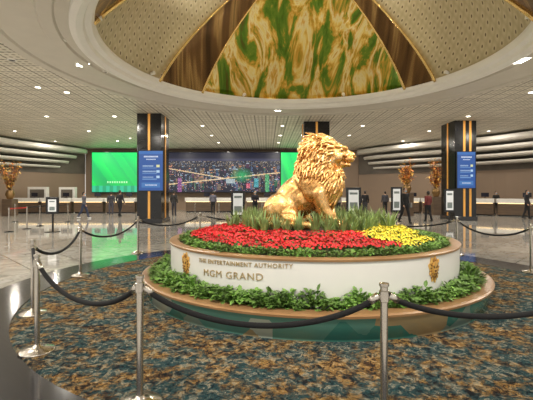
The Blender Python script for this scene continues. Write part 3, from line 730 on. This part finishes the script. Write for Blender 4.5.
# ---------------------------------------------------------------- desks
def desk_proto():
    e=obj('reception_desk',None,label='reception desk with pale counter ledge and dark front',category='reception desk',group='reception desks')
    b=MB(); b.box(-1.15,1.15,-.35,.35,.08,.9); mk('body',b,M['deskd'],parent=e,bevel=.01)
    b=MB(); b.box(-1.2,1.2,-.47,.40,.9,1.2); mk('counter',b,M['counter'],parent=e,bevel=.02)
    b=MB(); b.box(-1.1,1.1,-.42,-.36,.86,.895); mk('light_strip',b,M['warm'],parent=e)
    b=MB(); b.box(-1.1,1.1,-.30,.30,0,.08); mk('kick_plate',b,M['black'],parent=e)
    q=mk('monitor',(lambda m:(m.box(.3,.8,.1,.13,1.32,1.62),m)[1])(MB()),M['screeng'],parent=e,bevel=.006)
    b=MB(); b.box(.53,.57,.12,.15,1.2,1.4); b.box(.43,.67,.05,.2,1.198,1.21); mk('monitor_stand',b,M['black'],parent=q)
    return e
dp=desk_proto(); first=True
dl=[]
for i in range(5): dl.append((-19.3+2.55*i,31.0-0.0*i,0))
for i in range(6): dl.append((-5.6+2.55*i,32.5,0))
for i in range(5):
    dl.append((11.3+2.0*i,31.2-1.55*i,-math.radians(38)))
for x,y,r in dl:
    if first: dp.location=(x,y,0); dp.rotation_euler=(0,0,r); first=False
    else: clone(dp,(x,y,0),(0,0,r))
def backbar(px0,px1,Y):
    w=(px1-px0)*Y/F
    e=obj('back_cabinet',None,loc=(at((px0+px1)/2,Y),Y,0),label='pale framed cabinet against the wall behind the desks',category='cabinet',group='wall cabinets')
    b=MB(); b.box(-w/2,w/2,-.2,.2,0,2.1); mk('body',b,M['counter'],parent=e,bevel=.02)
    b=MB(); b.box(-w/2+.2,w/2-.2,-.215,-.2,1.0,1.9); mk('door',b,M['shade_and_door'],parent=e)
backbar(29,48,32.0); backbar(60,76,33.0)
# ---------------------------------------------------------------- autumn arrangements
def autumn(px,Y,zb,zt,lab,rad):
    e=obj('floral_arrangement',None,loc=(at(px,Y),Y,0),label=lab,category='plant',group='tall autumn arrangements')
    b=MB(); b.box(-.35,.35,-.35,.35,0,zb-.5); mk('pedestal',b,M['deskd'],parent=e,bevel=.02)
    b=MB(); b.lathe([(.001,zb-.5),(.18,zb-.5),(.2,zb-.46),(.3,zb-.2),(.26,zb),(.2,zb+.06),(.24,zb+.12),(.2,zb+.1)],seg=24); mk('vase',b,M['pot'],parent=e,smooth=True)
    t=MB(); f=MB(); r=random.Random(px)
    for i in range(26):
        a=i*2.4; h=(zt-zb)*r.uniform(.35,1.0); o=rad*r.uniform(.3,1)*(1.1-.3*h/(zt-zb))
        p=[(0,0,zb),(o*.5*math.cos(a),o*.5*math.sin(a),zb+h*.5),(o*math.cos(a),o*math.sin(a),zb+h)]
        t.tube(p,[.015,.012,.005],5)
        for k in range(13):
            s=.2+.8*k/12; q=Vector(p[1]).lerp(Vector(p[2]),(s-.5)*2) if s>.5 else Vector(p[0]).lerp(Vector(p[1]),s*2)
            leaf(f,q,(r.uniform(-1,1),r.uniform(-1,1),r.uniform(-.4,.8)),r.uniform(.18,.30),.075,.2,r.choice((0,1)))
    mk('branches',t,M['twig'],parent=e); mk('leaves',f,[M['autumn'],M['amber']],parent=e)
autumn(10,27,zz(192,27),zz(158,27),'tall russet and gold leaf arrangement in a bronze vase',.85)
autumn(407,27,zz(186,27),zz(158,27),'tall amber leaf arrangement in a bronze vase on a pedestal',.65)
autumn(436,28,zz(190,28),zz(158,28),'tall russet leaf arrangement near a column',.6)
# ---------------------------------------------------------------- people
def person(px,Yd,h,heading,top,bottom,skin='skin',walk=0.0,lab='',sleeve=True,arms='down',maskc=True,shoe='shoe',bag=None):
    e=obj('person',None,loc=(at(px,Yd),Yd,0),rot=(0,0,math.radians(heading)),sc=(h/1.75,)*3,label=lab,category='person')
    W=walk
    J={}
    for s in (-1,1):
        f=s*W
        J[s]=dict(hip=Vector((s*.09,0,.92)),knee=Vector((s*.1,-.22*f-.03*abs(W),.50)),ank=Vector((s*.1,-.42*f+(.10 if f<0 else 0),.09+(.05*abs(W) if f<0 else 0))),
                  sh=Vector((s*.185,0,1.42)),el=Vector((s*.235,.16*f+.03,1.15)),wr=Vector((s*.23,.18*f-.10,.93)))
        if arms=='forward': J[s]['el']=Vector((s*.23,-.03,1.15)); J[s]['wr']=Vector((s*.13,-.26,1.12))
    b=MB()
    b.ell((0,0,.96),(.155,.105,.13)); b.ell((0,0,1.12),(.135,.092,.16)); b.ell((0,0,1.32),(.17,.105,.17)); b.cap((-.15,0,1.42),.055,(.15,0,1.42),.055)
    b.cap((0,.01,1.42),.06,(0,-.005,1.54),.052)
    b.ell((0,-.01,1.645),(.072,.09,.105)); b.ell((0,-.045,1.59),(.05,.055,.05)); b.ell((0,-.105,1.63),(.012,.018,.02)); b.ell((0,-.09,1.583),(.026,.016,.008))
    for s in (-1,1):
        b.ell((s*.073,.0,1.64),(.012,.02,.03)); b.ell((s*.03,-.09,1.655),(.014,.01,.008))
        j=J[s]; b.cap(j['hip'],.085,j['knee'],.055); b.cap(j['knee'],.054,j['ank'],.038); b.ell(j['ank']+Vector((0,-.06,-.05)),(.04,.11,.035))
        b.cap(j['sh'],.052,j['el'],.038); b.cap(j['el'],.037,j['wr'],.026)
        d=(j['wr']-j['el']).normalized(); q=Vector((s*1.0,0,0)); q=(q-d*q.dot(d)).normalized(); n=d.cross(q).normalized()
        pc=j['wr']+d*.05; b.cap(pc-d*.03,.024,pc+d*.02,.026); b.cap(pc+n*.018,.018,pc+d*.025-n*.018,.018)
        for k,L in enumerate((.06,.075,.07,.055)):
            o=pc+d*.035+n*(.03-.02*k); b.tube([o,o+d*L*.55,o+d*L-q*.012],[.0105,.010,.008],6)
        o=pc-d*.01+n*.03; b.tube([o,o+n*.03+d*.02,o+n*.035+d*.045],[.012,.011,.008],6)
    obj('body',remeshed(b,'body',M[skin],.0145,1,.5),parent=e)
    c=MB(); c.ell((0,0,1.0),(.172,.122,.12)); c.ell((0,0,1.12),(.158,.112,.18)); c.ell((0,0,1.32),(.19,.125,.175)); c.cap((-.155,0,1.415),.066,(.155,0,1.415),.066)
    for s in (-1,1):
        j=J[s]; c.cap(j['sh'],.066,j['el'],.054)
        if sleeve: c.cap(j['el'],.052,j['wr'],.040)
    obj('top',remeshed(c,'top',cloth(top),.018,2,.6),parent=e)
    c=MB(); c.ell((0,0,.94),(.168,.118,.12))
    for s in (-1,1):
        j=J[s]; c.cap(j['hip'],.098,j['knee'],.072); c.cap(j['knee'],.070,j['ank']+Vector((0,0,.03)),.058)
    obj('trousers',remeshed(c,'trousers',cloth(bottom),.018,2,.6),parent=e)
    hb=MB(); hb.ell((0,.018,1.672),(.084,.095,.098)); hb.ell((0,.05,1.62),(.075,.06,.08)); 
    hm=remeshed(hb,'hair',M['hair'],.014,1); obj('hair',hm,parent=e)
    for s in (-1,1):
        c=MB(); k=J[s]['ank']; c.ell((k.x,k.y-.055,max(.045,k.z-.045)),(.05,.135,.045)); c.ell((k.x,k.y+.01,max(.06,k.z-.02)),(.048,.055,.06)); mk('shoe',c,M[shoe],parent=e,smooth=True)
    if maskc:
        c=MB(); c.ell((0,-.068,1.597),(.058,.05,.045)); mk('face_mask',c,M['mask'],parent=e,smooth=True)
    if bag:
        c=MB(); c.box(.2,.30,-.18,.16,.78,1.02); bo=mk('shoulder_bag',c,cloth(bag),parent=e,bevel=.03)
        c=MB(); c.tube([(.26,0,1.0),(.2,-.02,1.3),(.1,-.02,1.49),(0,.1,1.36)],.012,6); mk('strap',c,cloth(bag),parent=bo)
bk=(.012,.012,.014)
person(405,20.4,1.86,15,bk,(.015,.015,.018),lab='person in black shirt and trousers walking with a shoulder bag',walk=.6,bag=(.2,.2,.2),skin='skin')
person(428,21.6,1.70,200,(.16,.03,.03),bk,lab='person in dark red top and black trousers facing the desks',walk=.2,maskc=False,skin='skind')
person(365,27,1.74,170,bk,(.03,.03,.04),lab='person in dark clothes standing at the desks',walk=.1,maskc=False)
person(385,29,1.72,180,(.05,.05,.06),bk,lab='person in charcoal top waiting near the desks',maskc=False)
person(120,26,1.78,160,(.02,.02,.025),bk,lab='person in black jacket standing by the queue posts',walk=.3,maskc=False)
person(111,28,1.68,200,(.04,.04,.05),(.05,.05,.07),lab='person in grey top and dark trousers',maskc=False)
person(84,24,1.66,90,(.10,.10,.12),(.03,.04,.08),lab='person in grey jacket and jeans walking along the desks',walk=.6,shoe='shoew')
person(174,27,1.75,170,(.03,.03,.03),(.03,.03,.04),lab='person in black beside a column',maskc=False)
person(255,26,1.75,20,(.02,.02,.03),bk,lab='person in dark suit behind the planter',arms='forward')
person(213,29,1.72,180,(.12,.12,.16),bk,lab='person in blue-grey shirt at the reception desks',maskc=False)
person(338,27,1.70,10,(.25,.22,.2),bk,lab='person in beige top at the reception desks')
person(527,24,1.78,30,(.02,.02,.025),bk,lab='person in black standing near the desks',walk=.2)
person(496,28.9,1.72,0,(.03,.03,.035),bk,lab='clerk in black behind the reception desk',arms='forward')
# ---------------------------------------------------------------- downlights
def downlight(x,y,z,r=.12,on=True,power=0):
    e=obj('downlight',None,loc=(x,y,z),label='round recessed ceiling downlight, %s'%('lit' if on else 'dark'),category='light',group='ceiling downlights')
    b=MB(); b.lathe([(r*.8,0.0),(r*.82,-.03),(r*1.15,-.02),(r*1.15,0.0)],seg=24); mk('bezel',b,M['trim'],parent=e)
    b=MB(); b.lathe([(.001,-.015),(r*.81,-.015)],seg=24); mk('lens',b,M['lamp'] if on else M['lampoff'],parent=e)
    if power:
        l=bpy.data.lights.new('lamp','AREA'); l.shape='DISK'; l.size=r*1.6; l.energy=power; l.color=(1,.93,.82)
        o=bpy.data.objects.new('lamp',l); scene.collection.objects.link(o); o.parent=e; o.location=(0,0,-.04)
def panellight(px,py,w,d,rz):
    x,y,z=onplane(px,py,CZ-.01)
    e=obj('panel_light',None,loc=(x,y,CZ),rot=(0,0,rz),label='lit rectangular recessed ceiling light',category='light',group='rectangular ceiling lights')
    b=MB(); b.box(-w/2-.06,w/2+.06,-d/2-.06,d/2+.06,-.035,0); mk('bezel',b,M['trim'],parent=e,bevel=.008)
    b=MB(); b.box(-w/2,w/2,-d/2,d/2,-.045,-.036); mk('lens',b,M['lamp'],parent=e)
panellight(83,64,.34,.42,.5); panellight(521,60,.5,.42,-.5)
for px,py,on,r in ((59,40,False,.16),(104,72,False,.12),(278,110,True,.24),(38,87,True,.12),(130,138,True,.1),(12,60,False,.12)):
    x,y,z=onplane(px,py,CZ-.01); downlight(x,y,CZ-(0.0),r,on)
for x in (-17,-12,-8.3,11,15):
    for y in (6,11,16,21,26,31): downlight(x,y,CZ,.13,True,115)
for x in (-4,1,6):
    for y in (24,28,32): downlight(x,y,CZ,.13,True,115)
for x,y in ((-5.9,3),(-2.5,.6),(3,.4),(8,2.6),(-6.6,8),(9,8)): downlight(x,y,CZ,.14,True,160)
def spot(x,y,z,tx,ty,tz,power,size=30,col=(1,.93,.82),lab='small ceiling spotlight aimed at the statue',grp='statue spotlights'):
    e=obj('spotlight',None,loc=(x,y,z),label=lab,category='light',group=grp)
    b=MB(); d=(Vector((tx,ty,tz))-Vector((x,y,z))).normalized(); b.tube([Vector((0,0,0))-d*.02,d*.14],[.05,.07],16); mk('lamp_housing',b,M['trim'],parent=e,smooth=False)
    l=bpy.data.lights.new('lamp','SPOT'); l.energy=power; l.spot_size=math.radians(size); l.spot_blend=.6; l.shadow_soft_size=.12; l.color=col
    o=bpy.data.objects.new('lamp',l); scene.collection.objects.link(o); o.parent=e; o.location=d*.16; o.rotation_euler=d.to_track_quat('-Z','Y').to_euler()
spot(-1.8,6.3,5.55,PC[0],PC[1],1.5,460,60); spot(3.2,5.7,5.55,PC[0],PC[1],1.5,460,60); spot(.4,1.0,5.7,PC[0],PC[1],1.0,700,75); spot(5.5,7.5,5.6,PC[0],PC[1],1.2,300,60)
for k in range(8):
    a=math.radians(22+45*k); ca,sa=math.cos(a),math.sin(a)
    spot(DC[0]+6.0*ca,DC[1]+6.0*sa,CZ+.28,DC[0]-3.6*ca,DC[1]-3.6*sa,CZ+1.6,230,95,(1,.9,.72),'added uplight brightening the dome from its moulding','added dome uplights')  # spots and their housings added to brighten the dome panels
w=bpy.data.worlds.new('World'); scene.world=w; w.use_nodes=True
bg=w.node_tree.nodes['Background']; bg.inputs['Color'].default_value=(1,.955,.88,1); bg.inputs['Strength'].default_value=0.9
scene.view_settings.view_transform='Standard'
# ---------------------------------------------------------------- camera
cd=bpy.data.cameras.new('Camera'); cd.sensor_width=36; cd.lens=36*F/533; cd.shift_y=-7/533; cd.clip_end=200
co=bpy.data.objects.new('Camera',cd); scene.collection.objects.link(co); co.location=(0,0,CH); co.rotation_euler=(math.radians(90),0,0); scene.camera=co
